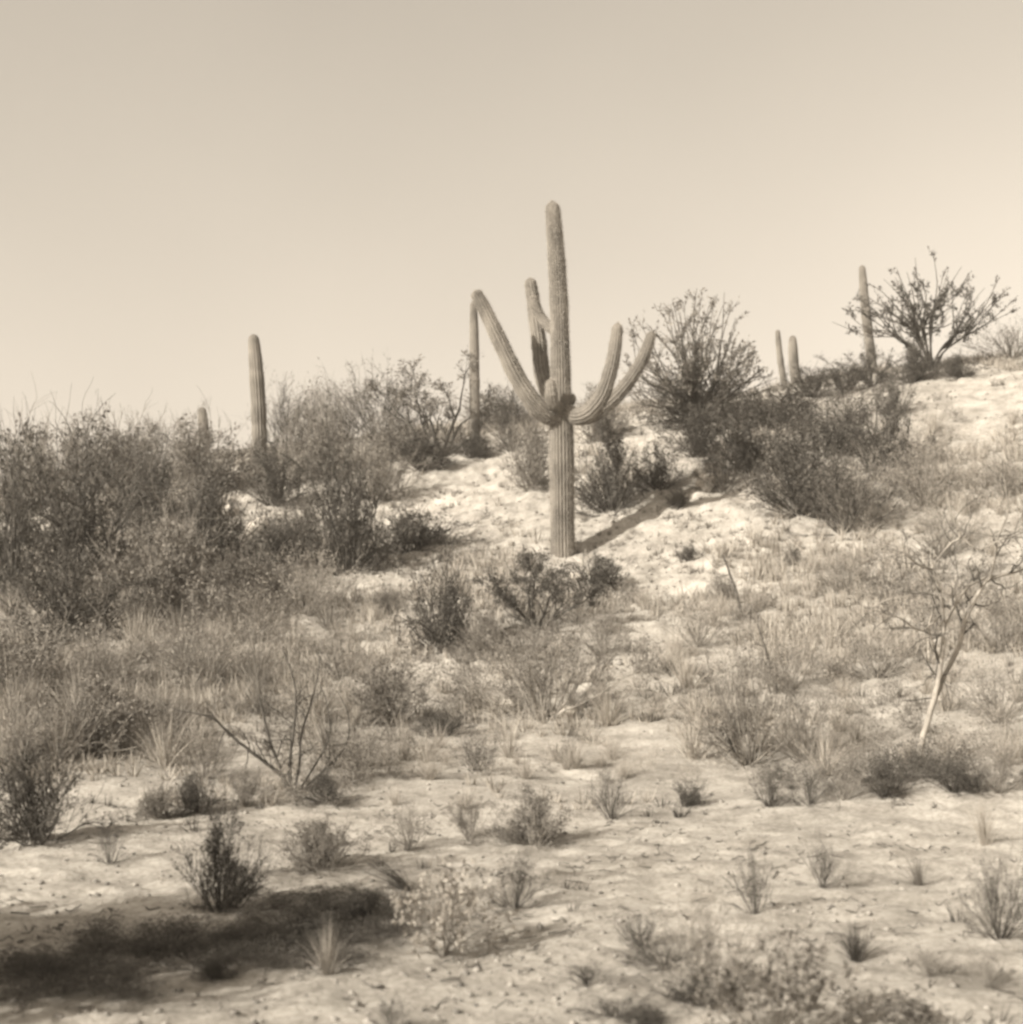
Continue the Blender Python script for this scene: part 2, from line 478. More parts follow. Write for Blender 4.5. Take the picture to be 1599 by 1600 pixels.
def simple_saguaro(label, px0, py0, px1, py1, w, Y=None):
    g = drop(px0, py0, Y)
    yy = g[1]
    # real foot of the stem on the ground
    d = CAM + ray(px0, py0) * yy
    n = 6
    cols = [(px0 + (px1 - px0) * t + 2.0 * math.sin(3.1 * t + px0), py0 + (py1 - py0) * t, 0) for t in np.linspace(0, 1, n)]
    r = [w / 2 * k for k in (0.95, 1.0, 1.02, 1.0, 0.92, 0.7)]
    foot = at(px0, py0, yy); foot[2] = min(foot[2], g[2])
    s = saguaro(label, [('trunk', cols, r)], yy, np.array([foot[0], foot[1], g[2]]), 16)
    return s
simple_saguaro('thick armless saguaro rising above the scrub on the left skyline', 408, 720, 395, 522, 24, 37)
simple_saguaro('short pale saguaro stub half hidden in scrub, farthest left of the cacti', 320, 740, 315, 636, 17, 41)
simple_saguaro('slim armless saguaro just behind the long left arm of the big saguaro', 746, 716, 738, 470, 16, 36)
simple_saguaro('thinner left one of the two short saguaros side by side on the ridge', 1228, 618, 1216, 515, 10, 41)
simple_saguaro('thicker right one of the two short saguaros side by side on the ridge', 1247, 618, 1239, 524, 16, 40)
simple_saguaro('slender saguaro beside the spreading tree on the right skyline', 1366, 600, 1348, 414, 15, 39.5)

# ------------------------------------------------------------------ growth of shrubs and trees
def grow(rng, p, d, length, rad, level, cfg, out):
    n = cfg['segs']
    P = [p]; d = d / np.linalg.norm(d)
    for k in range(n):
        d = d + rng.normal(size=3) * cfg['wob'] + np.array([0, 0, cfg['up'][min(level, len(cfg['up']) - 1)]])
        d = d / np.linalg.norm(d)
        P.append(P[-1] + d * length / n)
    P = np.array(P)
    out.append((level, P, np.linspace(rad, rad * cfg['taper'], n + 1)))
    if level + 1 >= cfg['levels']: return
    for k in range(rng.integers(*cfg['kids'][level])):
        t = rng.uniform(cfg['from'], 1.0) if k else 1.0
        i = min(int(t * n), n - 1); f = t * n - i
        q = P[i] * (1 - f) + P[i + 1] * f
        ax = P[i + 1] - P[i]; ax = ax / np.linalg.norm(ax)
        r = rng.normal(size=3); r = r - ax * r.dot(ax); r /= np.linalg.norm(r) + 1e-9
        sp = cfg['spread'] * rng.uniform(0.6, 1.3)
        grow(rng, q, ax + r * sp, length * cfg['len'] * rng.uniform(0.7, 1.2), rad * cfg['taper'] * 0.8, level + 1, cfg, out)

def flesh(rng, out, cfg, sm, lm):
    top = cfg['levels'] - 1
    for lev, P, r in out:
        tube(sm, P, r, 5 if lev == 0 else 3, cap=False)
    LP, LD = [], []
    for lev, P, r in out:
        if lev < top - cfg.get('leaf_levels', 1) + 1: continue
        n = rng.poisson(cfg['leaves'])
        if n == 0: continue
        t = rng.uniform(0.15, 1.05, n) * (len(P) - 1)
        i = np.clip(t.astype(int), 0, len(P) - 2); f = (t - i)[:, None]
        q = P[i] * (1 - f) + P[i + 1] * f
        LP.append(q + rng.normal(size=(n, 3)) * cfg['scatter'])
        LD.append((P[i + 1] - P[i]) / (np.linalg.norm(P[i + 1] - P[i], axis=1)[:, None] + 1e-9) + rng.normal(size=(n, 3)) * 0.8)
    if LP:
        LP, LD = np.concatenate(LP), np.concatenate(LD)
        if cfg.get('clumps'):
            c = LP[rng.integers(0, len(LP), cfg['clumps'][0])]
            near = np.min(((LP[:, None, :] - c[None]) ** 2).sum(-1), 1)
            k = near < (cfg['clumps'][1] * rng.uniform(.6, 1.3, len(LP))) ** 2
            LP, LD = LP[k], LD[k]
        L = cfg['leaf'] * rng.uniform(0.6, 1.3, len(LP))
        leaves(lm, rng, LP, LD, L, L * cfg['aspect'])

def unit(sm, lm):
    """scales a plant to height 1 and width 1 (its outermost twigs overshoot a little)"""
    V = np.concatenate([sm.verts(), lm.verts()])
    h = np.percentile(V[:, 2], 97); w = np.percentile(np.hypot(V[:, 0], V[:, 1]), 92) * 2
    k = np.array([1 / w, 1 / w, 1 / h])
    return sm.verts() * k, lm.verts() * k

STYLES = {
    'dense': dict(stems=(26, 34), tilt=(0.05, 1.5), len0=0.55, levels=3, kids=[(5, 8), (4, 7)], len=0.52, spread=0.75, wob=0.16, up=[0.05, 0.08, 0.05],
                  segs=4, taper=0.6, rad=0.008, leaves=9, leaf=0.034, aspect=0.42, scatter=0.02, clumps=(80, .105), **{'from': 0.12}),
    'creosote': dict(stems=(22, 30), tilt=(0.05, 0.85), len0=0.75, levels=3, kids=[(4, 7), (3, 6)], len=0.42, spread=0.55, wob=0.12, up=[0.03, 0.10, 0.08],
                     segs=4, taper=0.55, rad=0.008, leaves=7, leaf=0.050, aspect=0.26, clumps=(75, .11), scatter=0.014, **{'from': 0.2}),
    'twiggy': dict(stems=(30, 40), tilt=(0.05, 1.3), len0=0.7, levels=3, kids=[(4, 7), (3, 6)], len=0.45, spread=0.6, wob=0.14, up=[0.04, 0.06, 0.04],
                   segs=4, taper=0.5, rad=0.007, leaves=2.4, leaf=0.036, aspect=0.26, scatter=0.008, **{'from': 0.25}),
    'leafy': dict(stems=(16, 22), tilt=(0.05, 1.2), len0=0.6, levels=3, kids=[(3, 6), (3, 5)], len=0.5, spread=0.7, wob=0.14, up=[0.06, 0.08, 0.06],
                  segs=4, taper=0.6, rad=0.007, leaves=4, leaf=0.075, aspect=0.5, scatter=0.015, **{'from': 0.3}),
}
def shrub_proto(style, seed):
    cfg = STYLES[style]; rng = np.random.default_rng(seed)
    sm, lm, out = MB(), MB(), []
    for k in range(rng.integers(*cfg['stems'])):
        a = rng.uniform(0, 2 * math.pi); t = rng.uniform(*cfg['tilt'])
        d = np.array([math.cos(a) * math.sin(t), math.sin(a) * math.sin(t), math.cos(t)])
        p = np.array([math.cos(a), math.sin(a), 0]) * rng.uniform(0, 0.05) + [0, 0, -0.06]
        grow(rng, p, d, cfg['len0'] * rng.uniform(0.7, 1.15), cfg['rad'], 0, cfg, out)
    flesh(rng, out, cfg, sm, lm)
    return sm, lm

def tuft_proto(seed, blades=150, lean=(0, 0), spread=0.5, wid=0.018):
    rng = np.random.default_rng(seed); b = MB()
    for k in range(blades):
        a = rng.uniform(0, 2 * math.pi); t = abs(rng.normal(0, spread))
        d = np.array([math.cos(a) * math.sin(t) + lean[0], math.sin(a) * math.sin(t) + lean[1], math.cos(t)])
        L = rng.uniform(0.5, 1.05); p = np.array([math.cos(a), math.sin(a), 0]) * rng.uniform(0, 0.09)
        p[2] = -0.04
        side = np.cross(d, rng.normal(size=3)); side /= np.linalg.norm(side)
        P = [p]; w = wid * rng.uniform(0.6, 1.2)
        for q in range(3):
            d = d / np.linalg.norm(d); P.append(P[-1] + d * L / 3); d = d + np.array([d[0] * 0.22, d[1] * 0.22, -0.10])
        P = np.array(P)
        V = np.vstack([P[0] - side * w / 2, P[0] + side * w / 2, P[1] - side * w * .4, P[1] + side * w * .4, P[2] - side * w * .25, P[2] + side * w * .25, P[3]])
        b.add(V, [[0, 1, 3, 2], [2, 3, 5, 4]], [[4, 5, 6]])
    return b

PROTO = {}
MATS = {'dark': (M_DTWIG, M_DARK), 'mid': (M_TWIG, M_MID), 'pale': (M_TWIG, M_PALE), 'straw': (M_TWIG, M_STRAW)}
def proto(style, v):
    key = (style, v)
    if key not in PROTO:
        seed = 100 * v + sum(map(ord, style))
        if style == 'tuft':
            b = tuft_proto(seed, 210, (0, 0), 0.46, 0.011); V = b.verts(); h = np.percentile(V[:, 2], 98); w = 2 * np.percentile(np.hypot(V[:, 0], V[:, 1]), 96)
            PROTO[key] = [('blades', b.mesh('blades', M_STRAW, V=V * [1 / w, 1 / w, 1 / h]))]
        else:
            sm, lm = shrub_proto(style, seed)
            a, c = unit(sm, lm)
            PROTO[key] = [('stems', sm.mesh('stems', M_TWIG, True, V=a)), ('foliage', lm.mesh('foliage', M_MID, V=c))]
    return PROTO[key]

def dress(root, style, mats, v):
    out = []
    for nm, me in proto(style, v):
        o = link(nm, me, root)
        o.material_slots[0].link = 'OBJECT'
        o.material_slots[0].material = MATS[mats][0 if nm == 'stems' else 1]
        if nm != 'stems': o['kind'] = 'stuff'
        out.append(o)
    return out

PR = random.Random(5)
FOOT = []          # where plants stand, so grass keeps clear
def plant(style, mats, px, py, wpx, hpx, label, Y=None, group=None, lean=None):
    g = drop(px, py, Y); s = math.hypot(g[1], g[0]) / F
    name = {'tuft': 'grass_tuft'}.get(style, 'desert_shrub'); cat = {'tuft': 'grass tuft'}.get(style, 'shrub')
    w = wpx * s * {'creosote': 1.35, 'twiggy': 1.1}.get(style, 1.0)
    tl = (PR.uniform(-.08, .08), PR.uniform(-.08, .08)) if lean is None else lean
    root = thing(name, label, cat, g, PR.uniform(0, 6.28) if lean is None else 0.0, group, (w, w, hpx * s), tl)
    dress(root, style, mats, PR.randrange(5))
    FOOT.append((g[0], g[1], w * 0.4))
    return root

exec_list = []
# --- near wash
G1 = 'low shrubs and tufts in the sandy wash'
for a in [
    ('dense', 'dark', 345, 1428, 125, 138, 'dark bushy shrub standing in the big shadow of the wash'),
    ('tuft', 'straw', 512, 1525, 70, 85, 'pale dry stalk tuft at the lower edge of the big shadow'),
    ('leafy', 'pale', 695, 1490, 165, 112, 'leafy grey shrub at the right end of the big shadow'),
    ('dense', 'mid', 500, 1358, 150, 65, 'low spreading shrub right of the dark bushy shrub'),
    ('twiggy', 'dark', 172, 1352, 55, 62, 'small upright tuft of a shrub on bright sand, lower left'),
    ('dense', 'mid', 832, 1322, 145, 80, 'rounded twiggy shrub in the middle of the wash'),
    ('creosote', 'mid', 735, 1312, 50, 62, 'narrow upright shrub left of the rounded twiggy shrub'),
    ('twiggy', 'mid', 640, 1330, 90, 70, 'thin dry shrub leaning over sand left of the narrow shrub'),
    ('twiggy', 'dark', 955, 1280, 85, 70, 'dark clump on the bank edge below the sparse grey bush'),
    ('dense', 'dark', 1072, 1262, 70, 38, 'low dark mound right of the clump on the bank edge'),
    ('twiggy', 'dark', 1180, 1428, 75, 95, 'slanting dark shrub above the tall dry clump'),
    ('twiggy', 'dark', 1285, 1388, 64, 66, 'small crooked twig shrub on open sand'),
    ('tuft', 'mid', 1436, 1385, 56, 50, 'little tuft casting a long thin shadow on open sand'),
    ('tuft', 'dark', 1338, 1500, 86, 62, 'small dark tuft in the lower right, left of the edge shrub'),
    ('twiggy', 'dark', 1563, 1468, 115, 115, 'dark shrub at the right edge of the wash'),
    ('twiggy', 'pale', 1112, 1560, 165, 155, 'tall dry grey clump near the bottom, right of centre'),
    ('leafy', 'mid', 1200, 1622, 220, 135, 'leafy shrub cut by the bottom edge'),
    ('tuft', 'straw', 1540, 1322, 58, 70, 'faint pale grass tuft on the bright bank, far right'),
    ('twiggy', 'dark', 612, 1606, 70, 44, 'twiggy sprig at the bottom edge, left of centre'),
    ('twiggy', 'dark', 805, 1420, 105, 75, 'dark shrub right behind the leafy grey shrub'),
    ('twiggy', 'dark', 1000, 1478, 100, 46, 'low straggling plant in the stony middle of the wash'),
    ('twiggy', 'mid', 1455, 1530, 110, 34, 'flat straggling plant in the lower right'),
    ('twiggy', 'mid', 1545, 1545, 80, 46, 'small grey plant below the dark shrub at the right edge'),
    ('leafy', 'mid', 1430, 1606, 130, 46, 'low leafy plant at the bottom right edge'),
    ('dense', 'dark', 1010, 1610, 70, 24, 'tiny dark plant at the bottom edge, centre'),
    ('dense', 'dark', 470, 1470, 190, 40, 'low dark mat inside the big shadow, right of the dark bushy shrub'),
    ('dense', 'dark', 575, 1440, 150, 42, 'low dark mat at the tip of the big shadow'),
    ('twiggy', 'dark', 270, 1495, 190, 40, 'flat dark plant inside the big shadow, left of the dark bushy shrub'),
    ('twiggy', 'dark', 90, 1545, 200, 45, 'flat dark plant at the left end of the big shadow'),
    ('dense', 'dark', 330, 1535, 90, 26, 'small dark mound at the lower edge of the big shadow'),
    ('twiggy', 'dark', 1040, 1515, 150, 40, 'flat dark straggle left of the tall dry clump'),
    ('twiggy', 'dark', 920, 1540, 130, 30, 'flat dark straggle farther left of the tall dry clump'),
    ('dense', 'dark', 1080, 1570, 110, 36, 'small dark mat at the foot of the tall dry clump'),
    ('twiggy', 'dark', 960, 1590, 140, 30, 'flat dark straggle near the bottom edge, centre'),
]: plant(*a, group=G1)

# --- edge of the wash and lower slope
G2 = 'shrubs along the foot of the slope'
for a in [
    ('dense', 'dark', 55, 1315, 150, 125, 'big dark shrub at the left edge above the bright sand'),
    ('dense', 'dark', 312, 1272, 75, 55, 'round dark shrub left of the bare forked shrub'),
    ('dense', 'mid', 245, 1280, 80, 50, 'grey mound left of the round dark shrub'),
    ('dense', 'dark', 512, 1255, 85, 45, 'low dark mound right of the bare forked shrub'),
    ('creosote', 'mid', 385, 1262, 60, 55, 'small grey shrub at the foot of the bare forked shrub'),
    ('twiggy', 'mid', 850, 1130, 270, 160, 'wide sparse grey bush below the small dark tree'),
    ('dense', 'mid', 612, 1130, 130, 95, 'dusky shrub right of the bare forked shrub'),
    ('dense', 'dark', 690, 1150, 110, 40, 'low dark mat between the dusky shrub and the sparse bush'),
    ('twiggy', 'dark', 745, 1205, 80, 55, 'small dark twig shrub below the sparse grey bush'),
    ('twiggy', 'mid', 1170, 1195, 170, 190, 'tall brushy shrub left of the bare mesquite'),
    ('twiggy', 'mid', 1260, 1190, 120, 120, 'brushy shrub between the tall brush and the bare mesquite'),
    ('dense', 'dark', 1385, 1245, 80, 58, 'dark clump on the bank left of the mesquite foot'),
    ('twiggy', 'dark', 1490, 1240, 100, 45, 'dark clump on the bank right of the mesquite foot'),
    ('twiggy', 'mid', 1320, 1250, 110, 75, 'grey twig shrub on the bank edge'),
    ('dense', 'dark', 1525, 1240, 70, 34, 'low dark mound between the bank clump and the right edge'),
    ('twiggy', 'dark', 1265, 1258, 80, 50, 'dark twig shrub in the middle of the bank edge'),
    ('twiggy', 'dark', 1205, 1262, 70, 55, 'dark twig shrub at the left end of the bank'),
    ('twiggy', 'mid', 1560, 1240, 110, 70, 'grey shrub on the bank at the right edge'),
    ('twiggy', 'mid', 1560, 1130, 130, 90, 'grey brush right of the mesquite trunk'),
    ('creosote', 'dark', 1150, 1185, 60, 80, 'dark upright shrub inside the tall brush'),
    ('dense', 'mid', 120, 1180, 220, 110, 'grey mound on the left slope above the big dark shrub'),
    ('dense', 'mid', 215, 1160, 120, 70, 'grey mound left of the longest bare branch'),
    ('twiggy', 'pale', 20, 1200, 130, 100, 'pale brush at the left edge of the slope'),
    ('twiggy', 'pale', 320, 1215, 120, 80, 'pale brush below the longest bare branch'),
    ('twiggy', 'pale', 560, 1215, 120, 80, 'pale brush right of the bare forked shrub'),
]: plant(*a, group=G2)

# --- middle slope
G3 = 'shrubs on the middle of the slope'
for a in [
    ('dense', 'dark', 692, 1010, 135, 125, 'rounded dark bush left of the small dark tree'),
    ('dense', 'mid', 610, 960, 60, 40, 'small grey bush left of the rounded dark bush'),
    ('dense', 'mid', 770, 1030, 110, 70, 'grey bush between the rounded dark bush and the sparse bush'),
    ('twiggy', 'mid', 940, 1030, 120, 80, 'thin grey bush right of the small dark tree'),
    ('dense', 'dark', 640, 862, 180, 60, 'low dark bush spread over the bare patch'),
    ('dense', 'dark', 545, 895, 170, 205, 'tall dark bush left of the bare patch'),
    ('dense', 'dark', 320, 915, 190, 175, 'large dark bush below the thick armless saguaro'),
    ('dense', 'dark', 130, 890, 250, 190, 'largest dark bush on the left slope'),
    ('dense', 'dark', 20, 950, 180, 230, 'dark bush at the left edge of the slope'),
    ('dense', 'mid', 250, 985, 220, 150, 'grey bush under the largest dark bush'),
    ('dense', 'dark', 110, 1005, 210, 130, 'dusky bush under the dark bush at the left edge'),
    ('dense', 'mid', 20, 1090, 210, 115, 'grey bush low on the left edge'),
    ('dense', 'dark', 430, 890, 120, 80, 'dark low bush right of the large dark bush'),
    ('twiggy', 'pale', 480, 960, 150, 100, 'pale brush below the tall dark bush'),
    ('twiggy', 'pale', 390, 1010, 160, 100, 'pale brush in the middle of the left slope'),
    ('twiggy', 'pale', 300, 1080, 170, 100, 'pale brush above the longest bare branch'),
    ('twiggy', 'pale', 170, 1090, 160, 90, 'pale brush between grey bushes on the left slope'),
    ('twiggy', 'mid', 530, 1060, 130, 80, 'grey brush above the dusky shrub'),
    ('dense', 'dark', 925, 925, 120, 52, 'low dark bush right of the small dark tree, by the big saguaro foot'),
    ('dense', 'mid', 400, 950, 150, 80, 'grey bush below the boulder on the left slope'),
    ('dense', 'mid', 480, 870, 130, 80, 'grey bush between the large dark bush and the tall dark bush'),
    ('dense', 'dark', 225, 820, 150, 110, 'dark bush behind the large dark bush'),
    ('dense', 'dark', 430, 790, 120, 90, 'dusky bush under the foot of the thick armless saguaro'),
    ('dense', 'mid', 590, 780, 130, 90, 'grey bush above the tall dark bush'),
    ('twiggy', 'mid', 1090, 1010, 130, 70, 'thin brush right of the sparse grey bush'),
    ('twiggy', 'straw', 1230, 1080, 150, 90, 'dry straw brush above the brushy shrubs'),
    ('twiggy', 'pale', 1370, 1060, 150, 80, 'pale brush left of the mesquite trunk'),
    ('twiggy', 'mid', 1560, 1020, 140, 80, 'grey brush up the slope behind the mesquite trunk'),
    ('dense', 'dark', 1075, 878, 36, 24, 'tiny dark bush on the bare slope right of the big saguaro'),
    ('dense', 'dark', 1240, 885, 36, 26, 'tiny dark bush on the bare slope under the dark thicket'),
    ('dense', 'mid', 1130, 940, 60, 36, 'small bush on the bare slope, right of the centre'),
    ('twiggy', 'straw', 1330, 930, 120, 70, 'straw brush on the right slope'),
    ('twiggy', 'straw', 1470, 870, 130, 80, 'straw brush behind the mesquite crown'),
    ('twiggy', 'straw', 1570, 780, 130, 80, 'straw brush at the right edge of the upper slope'),
]: plant(*a, group=G3)

# --- upper slope and skyline
G4 = 'shrubs on the upper slope and skyline'
for a in [
    ('dense', 'dark', 1100, 662, 170, 62, 'dark bush around the foot of the palo verde tree'),
    ('dense', 'dark', 955, 800, 130, 125, 'dark bush right behind the trunk of the big saguaro'),
    ('twiggy', 'dark', 600, 700, 170, 120, 'dark twiggy bush left of the dark branched tree'),
    ('twiggy', 'dark', 800, 705, 130, 95, 'twiggy bush on the ridge under the long left arm'),
    ('dense', 'mid', 780, 672, 130, 55, 'low grey bush on the ridge right of the slim armless saguaro'),
    ('dense', 'dark', 660, 735, 120, 50, 'low dark bush below the dark branched tree'),
    ('twiggy', 'mid', 480, 700, 140, 90, 'grey twiggy bush on the ridge between two taller ones'),
    ('dense', 'dark', 1085, 712, 150, 70, 'dark bush below the palo verde tree'),
    ('twiggy', 'dark', 1130, 770, 120, 70, 'dark twiggy bush at the lower left of the dark thicket'),
    ('twiggy', 'dark', 1320, 830, 180, 110, 'dark twiggy bush at the lower right of the dark thicket'),
    ('dense', 'dark', 1030, 765, 110, 70, 'dark bush right of the one behind the big trunk'),
    ('dense', 'mid', 830, 765, 90, 110, 'grey bush left behind the trunk of the big saguaro'),
    ('dense', 'mid', 930, 690, 120, 80, 'grey bush under the right arms of the big saguaro'),
    ('dense', 'dark', 1170, 738, 180, 100, 'dark bush at the left end of the dark thicket'),
    ('dense', 'dark', 1255, 805, 210, 130, 'lowest and largest bush of the dark thicket'),
    ('dense', 'dark', 1290, 712, 170, 85, 'middle bush of the dark thicket'),
    ('dense', 'dark', 1370, 748, 140, 125, 'right bush of the dark thicket'),
    ('dense', 'dark', 1205, 672, 160, 55, 'upper bush of the dark thicket'),
    ('twiggy', 'mid', 1350, 830, 150, 90, 'grey brush under the dark thicket'),
    ('twiggy', 'straw', 1440, 790, 150, 110, 'straw brush right of the dark thicket'),
    ('dense', 'dark', 1060, 800, 40, 30, 'tiny dark bush between two strips of shadow'),
    ('creosote', 'dark', 1270, 622, 75, 45, 'small dark skyline bush right of the two short saguaros'),
    ('creosote', 'dark', 1320, 615, 80, 52, 'small dark skyline bush in the middle of three'),
    ('creosote', 'dark', 1362, 605, 70, 58, 'dark skyline bush at the foot of the slender saguaro'),
    ('dense', 'dark', 1425, 600, 95, 60, 'dark bush under the spreading tree'),
    ('dense', 'dark', 1505, 588, 70, 30, 'small dark bush on the crest right of the spreading tree'),
    ('dense', 'dark', 1395, 655, 60, 60, 'small dark bush just below the crest'),
    ('twiggy', 'mid', 1320, 660, 110, 50, 'grey brush below the three skyline bushes'),
    ('dense', 'mid', 60, 800, 190, 120, 'broad bush at the left end of the skyline'),
    ('dense', 'mid', 190, 770, 160, 110, 'second broad bush from the left end of the skyline'),
    ('twiggy', 'mid', 250, 720, 110, 70, 'thin bush on the skyline left of the short pale saguaro'),
    ('dense', 'mid', 320, 770, 150, 110, 'grey bush in front of the short pale saguaro'),
    ('twiggy', 'dark', 445, 710, 110, 110, 'twiggy bush on the skyline right of the thick armless saguaro'),
    ('dense', 'mid', 500, 750, 150, 110, 'grey bush below the twiggy skyline bush'),
    ('twiggy', 'mid', 540, 690, 130, 90, 'thin bush on the skyline left of the dark branched tree'),
    ('dense', 'mid', 620, 720, 120, 80, 'grey bush under the dark branched tree'),
    ('dense', 'dark', 740, 715, 70, 45, 'dark bush at the foot of the slim armless saguaro'),
    ('twiggy', 'mid', 1580, 560, 120, 50, 'faint bush on the crest at the right edge'),
    ('twiggy', 'mid', 130, 730, 120, 60, 'faint twiggy bush on the far left skyline'),
]: plant(*a, group=G4)

# --- clump of long grass blown over to the left
g = drop(640, 1392); s = g[1] / F
root = thing('grass_tuft', 'long dark grass clump leaning left over the end of the big shadow', 'grass tuft', g, 0, G1, (100 * s, 80 * s, 90 * s))
link('blades', tuft_proto(77, 90, (-.75, 0.1), 0.5, 0.014).mesh('blades', M_DARK), root)['kind'] = 'stuff'

# ------------------------------------------------------------------ trees
def tree(label, px, py, wpx, hpx, cfg, seed, mats, Y=None, stems=None, group='trees of the hillside', name='desert_tree'):
    g = drop(px, py, Y); s = math.hypot(g[0], g[1]) / F
    rng = np.random.default_rng(seed)
    sm, tm, lm, out = MB(), MB(), MB(), []
    n = cfg['n']
    for k in range(n):
        a = 2 * math.pi * (k + rng.uniform(-.3, .3)) / n; t = rng.uniform(*cfg['tilt'])
        d = np.array([math.cos(a) * math.sin(t), math.sin(a) * math.sin(t), math.cos(t)])
        grow(rng, np.array([0, 0, -0.05]), d, cfg['len0'] * rng.uniform(.8, 1.15), cfg['rad'], 0, cfg, out)
    trunk = [o for o in out if o[0] <= 1]; twig = [o for o in out if o[0] > 1]
    for lev, P, r in trunk: tube(tm, P, r, 7 if lev == 0 else 5)
    flesh(rng, twig, cfg, sm, lm)
    V = np.concatenate([tm.verts(), sm.verts(), lm.verts()])
    k = np.array([wpx * s / (2 * np.percentile(np.hypot(V[:, 0], V[:, 1]), 90))] * 2 + [hpx * s / np.percentile(V[:, 2], 97.5)])
    root = thing(name, label, 'tree', g, 0, group)
    t = link('trunk', tm.mesh('trunk', mats[0], True, V=tm.verts() * k), root)
    c = link('crown', lm.mesh('crown', mats[1], V=lm.verts() * k), root); c['kind'] = 'stuff'
    w = link('twigs', sm.mesh('twigs', mats[0], True, V=sm.verts() * k), c); w['kind'] = 'stuff'
    FOOT.append((g[0], g[1], 0.5))
    return root
PV = dict(n=13, tilt=(0.06, 1.25), len0=0.5, levels=5, kids=[(3, 5), (3, 5), (3, 5), (3, 5)], len=0.62, spread=0.5, wob=0.10, up=[0.05, 0.06, 0.06, 0.05, 0.03],
          segs=4, taper=0.6, rad=0.014, leaves=3.2, leaf=0.036, aspect=0.34, scatter=0.010, **{'from': 0.45})
OPEN = dict(PV, n=4, tilt=(0.25, 0.8), kids=[(2, 4), (3, 4), (3, 5), (3, 6)], leaves=3.2, leaf=0.034, spread=0.6, len=0.55, scatter=0.012, rad=0.016)
def fan_tree(label, px, py, wpx, hpx, n, shape, seed, mats, spray, Y=None):
    """limbs fan out from one foot to the ends of the crown; sprays of fine leaves sit on the outer limbs"""
    g = drop(px, py, Y); s = math.hypot(g[0], g[1]) / F
    rng = np.random.default_rng(seed); W, H = wpx * s / 2, hpx * s
    tm, sm, lm = MB(), MB(), MB()
    heads = []
    for k in range(n):
        a = 2 * math.pi * (k * 0.618 + rng.uniform(-.05, .05)); u = math.sqrt((k + .5) / n)
        if shape == 'fan':
            t = u * 1.4; r = rng.uniform(.72, 1.02)
            e = np.array([math.cos(a) * math.sin(t) * W * r, math.sin(a) * math.sin(t) * W * r, H * (.10 + .9 * math.cos(t)) * r])
        else:
            e = np.array([math.cos(a) * u * W, math.sin(a) * u * W, H * (1.0 - .42 * u * u) * rng.uniform(.72, 1.04)])
        heads.append(e)
    groups = max(5, n // 7)
    dirs = [h for h in heads[::max(1, n // groups)]]
    for e in heads:
        m = min(dirs, key=lambda d: np.linalg.norm(d / np.linalg.norm(d) - e / np.linalg.norm(e)))
        j = m * (.35 if shape == 'fan' else .45) + rng.normal(size=3) * .03
        P = catmull(np.array([[rng.normal() * .05, rng.normal() * .05, -.1], m * .18 + [0, 0, .05 * H], j, (j + e) / 2 + rng.normal(size=3) * .06 * W, e]), 14)
        tube(tm, P, np.linspace(.034, .006, 14) * (H / 3.3), 5)
        for q in range(spray[0]):
            i = rng.integers(6, 13); d = P[min(i + 1, 13)] - P[i - 1]; d /= np.linalg.norm(d)
            L = rng.uniform(.25, .6) * H * spray[2]
            T = [P[i]]
            for z in range(4):
                d = d + rng.normal(size=3) * .28 + [0, 0, .05]; d /= np.linalg.norm(d); T.append(T[-1] + d * L / 4)
            T = np.array(T); tube(sm, T, np.linspace(.010, .004, 5), 3, cap=False)
            c = rng.integers(spray[1] // 2, spray[1]); tt = np.clip(rng.normal(.75, .3, c), .1, 1.1) * 4; ii = np.clip(tt.astype(int), 0, 3); ff = (tt - ii)[:, None]
            LP = T[ii] * (1 - ff) + T[ii + 1] * ff + rng.normal(size=(c, 3)) * .03
            LL = rng.uniform(.05, .13, c)
            leaves(lm, rng, LP, d + rng.normal(size=(c, 3)) * .7, LL, LL * .4)
    root = thing('desert_tree', label, 'tree', g, 0, 'trees of the hillside')
    link('trunk', tm.mesh('trunk', mats[0], True), root)
    c = link('crown', lm.mesh('crown', mats[1]), root); c['kind'] = 'stuff'
    w = link('twigs', sm.mesh('twigs', mats[0], True), c); w['kind'] = 'stuff'
    FOOT.append((g[0], g[1], .5))
fan_tree('big bushy palo verde tree on the ridge right of the big saguaro', 1092, 662, 265, 226, 105, 'fan', 11, (M_PVBARK, M_MID), (6, 16, .26))
fan_tree('spreading tree with clumped leaves on the right skyline', 1455, 596, 285, 180, 60, 'lens', 8, (M_DTWIG, M_DARK), (5, 18, .20), 38.5)
tree('dark branched tree on the skyline left of the slim armless saguaro', 690, 712, 210, 145, dict(OPEN, n=7, tilt=(.2, 1.15), leaves=3), 23, (M_DTWIG, M_MID))
tree('small dark tree with a short trunk in front of the big saguaro', 840, 984, 215, 108, dict(PV, n=7, tilt=(0.3, 1.15), leaves=7, leaf=.034, len0=.42, scatter=.02, rad=.018), 5, (M_DTWIG, M_DARK))

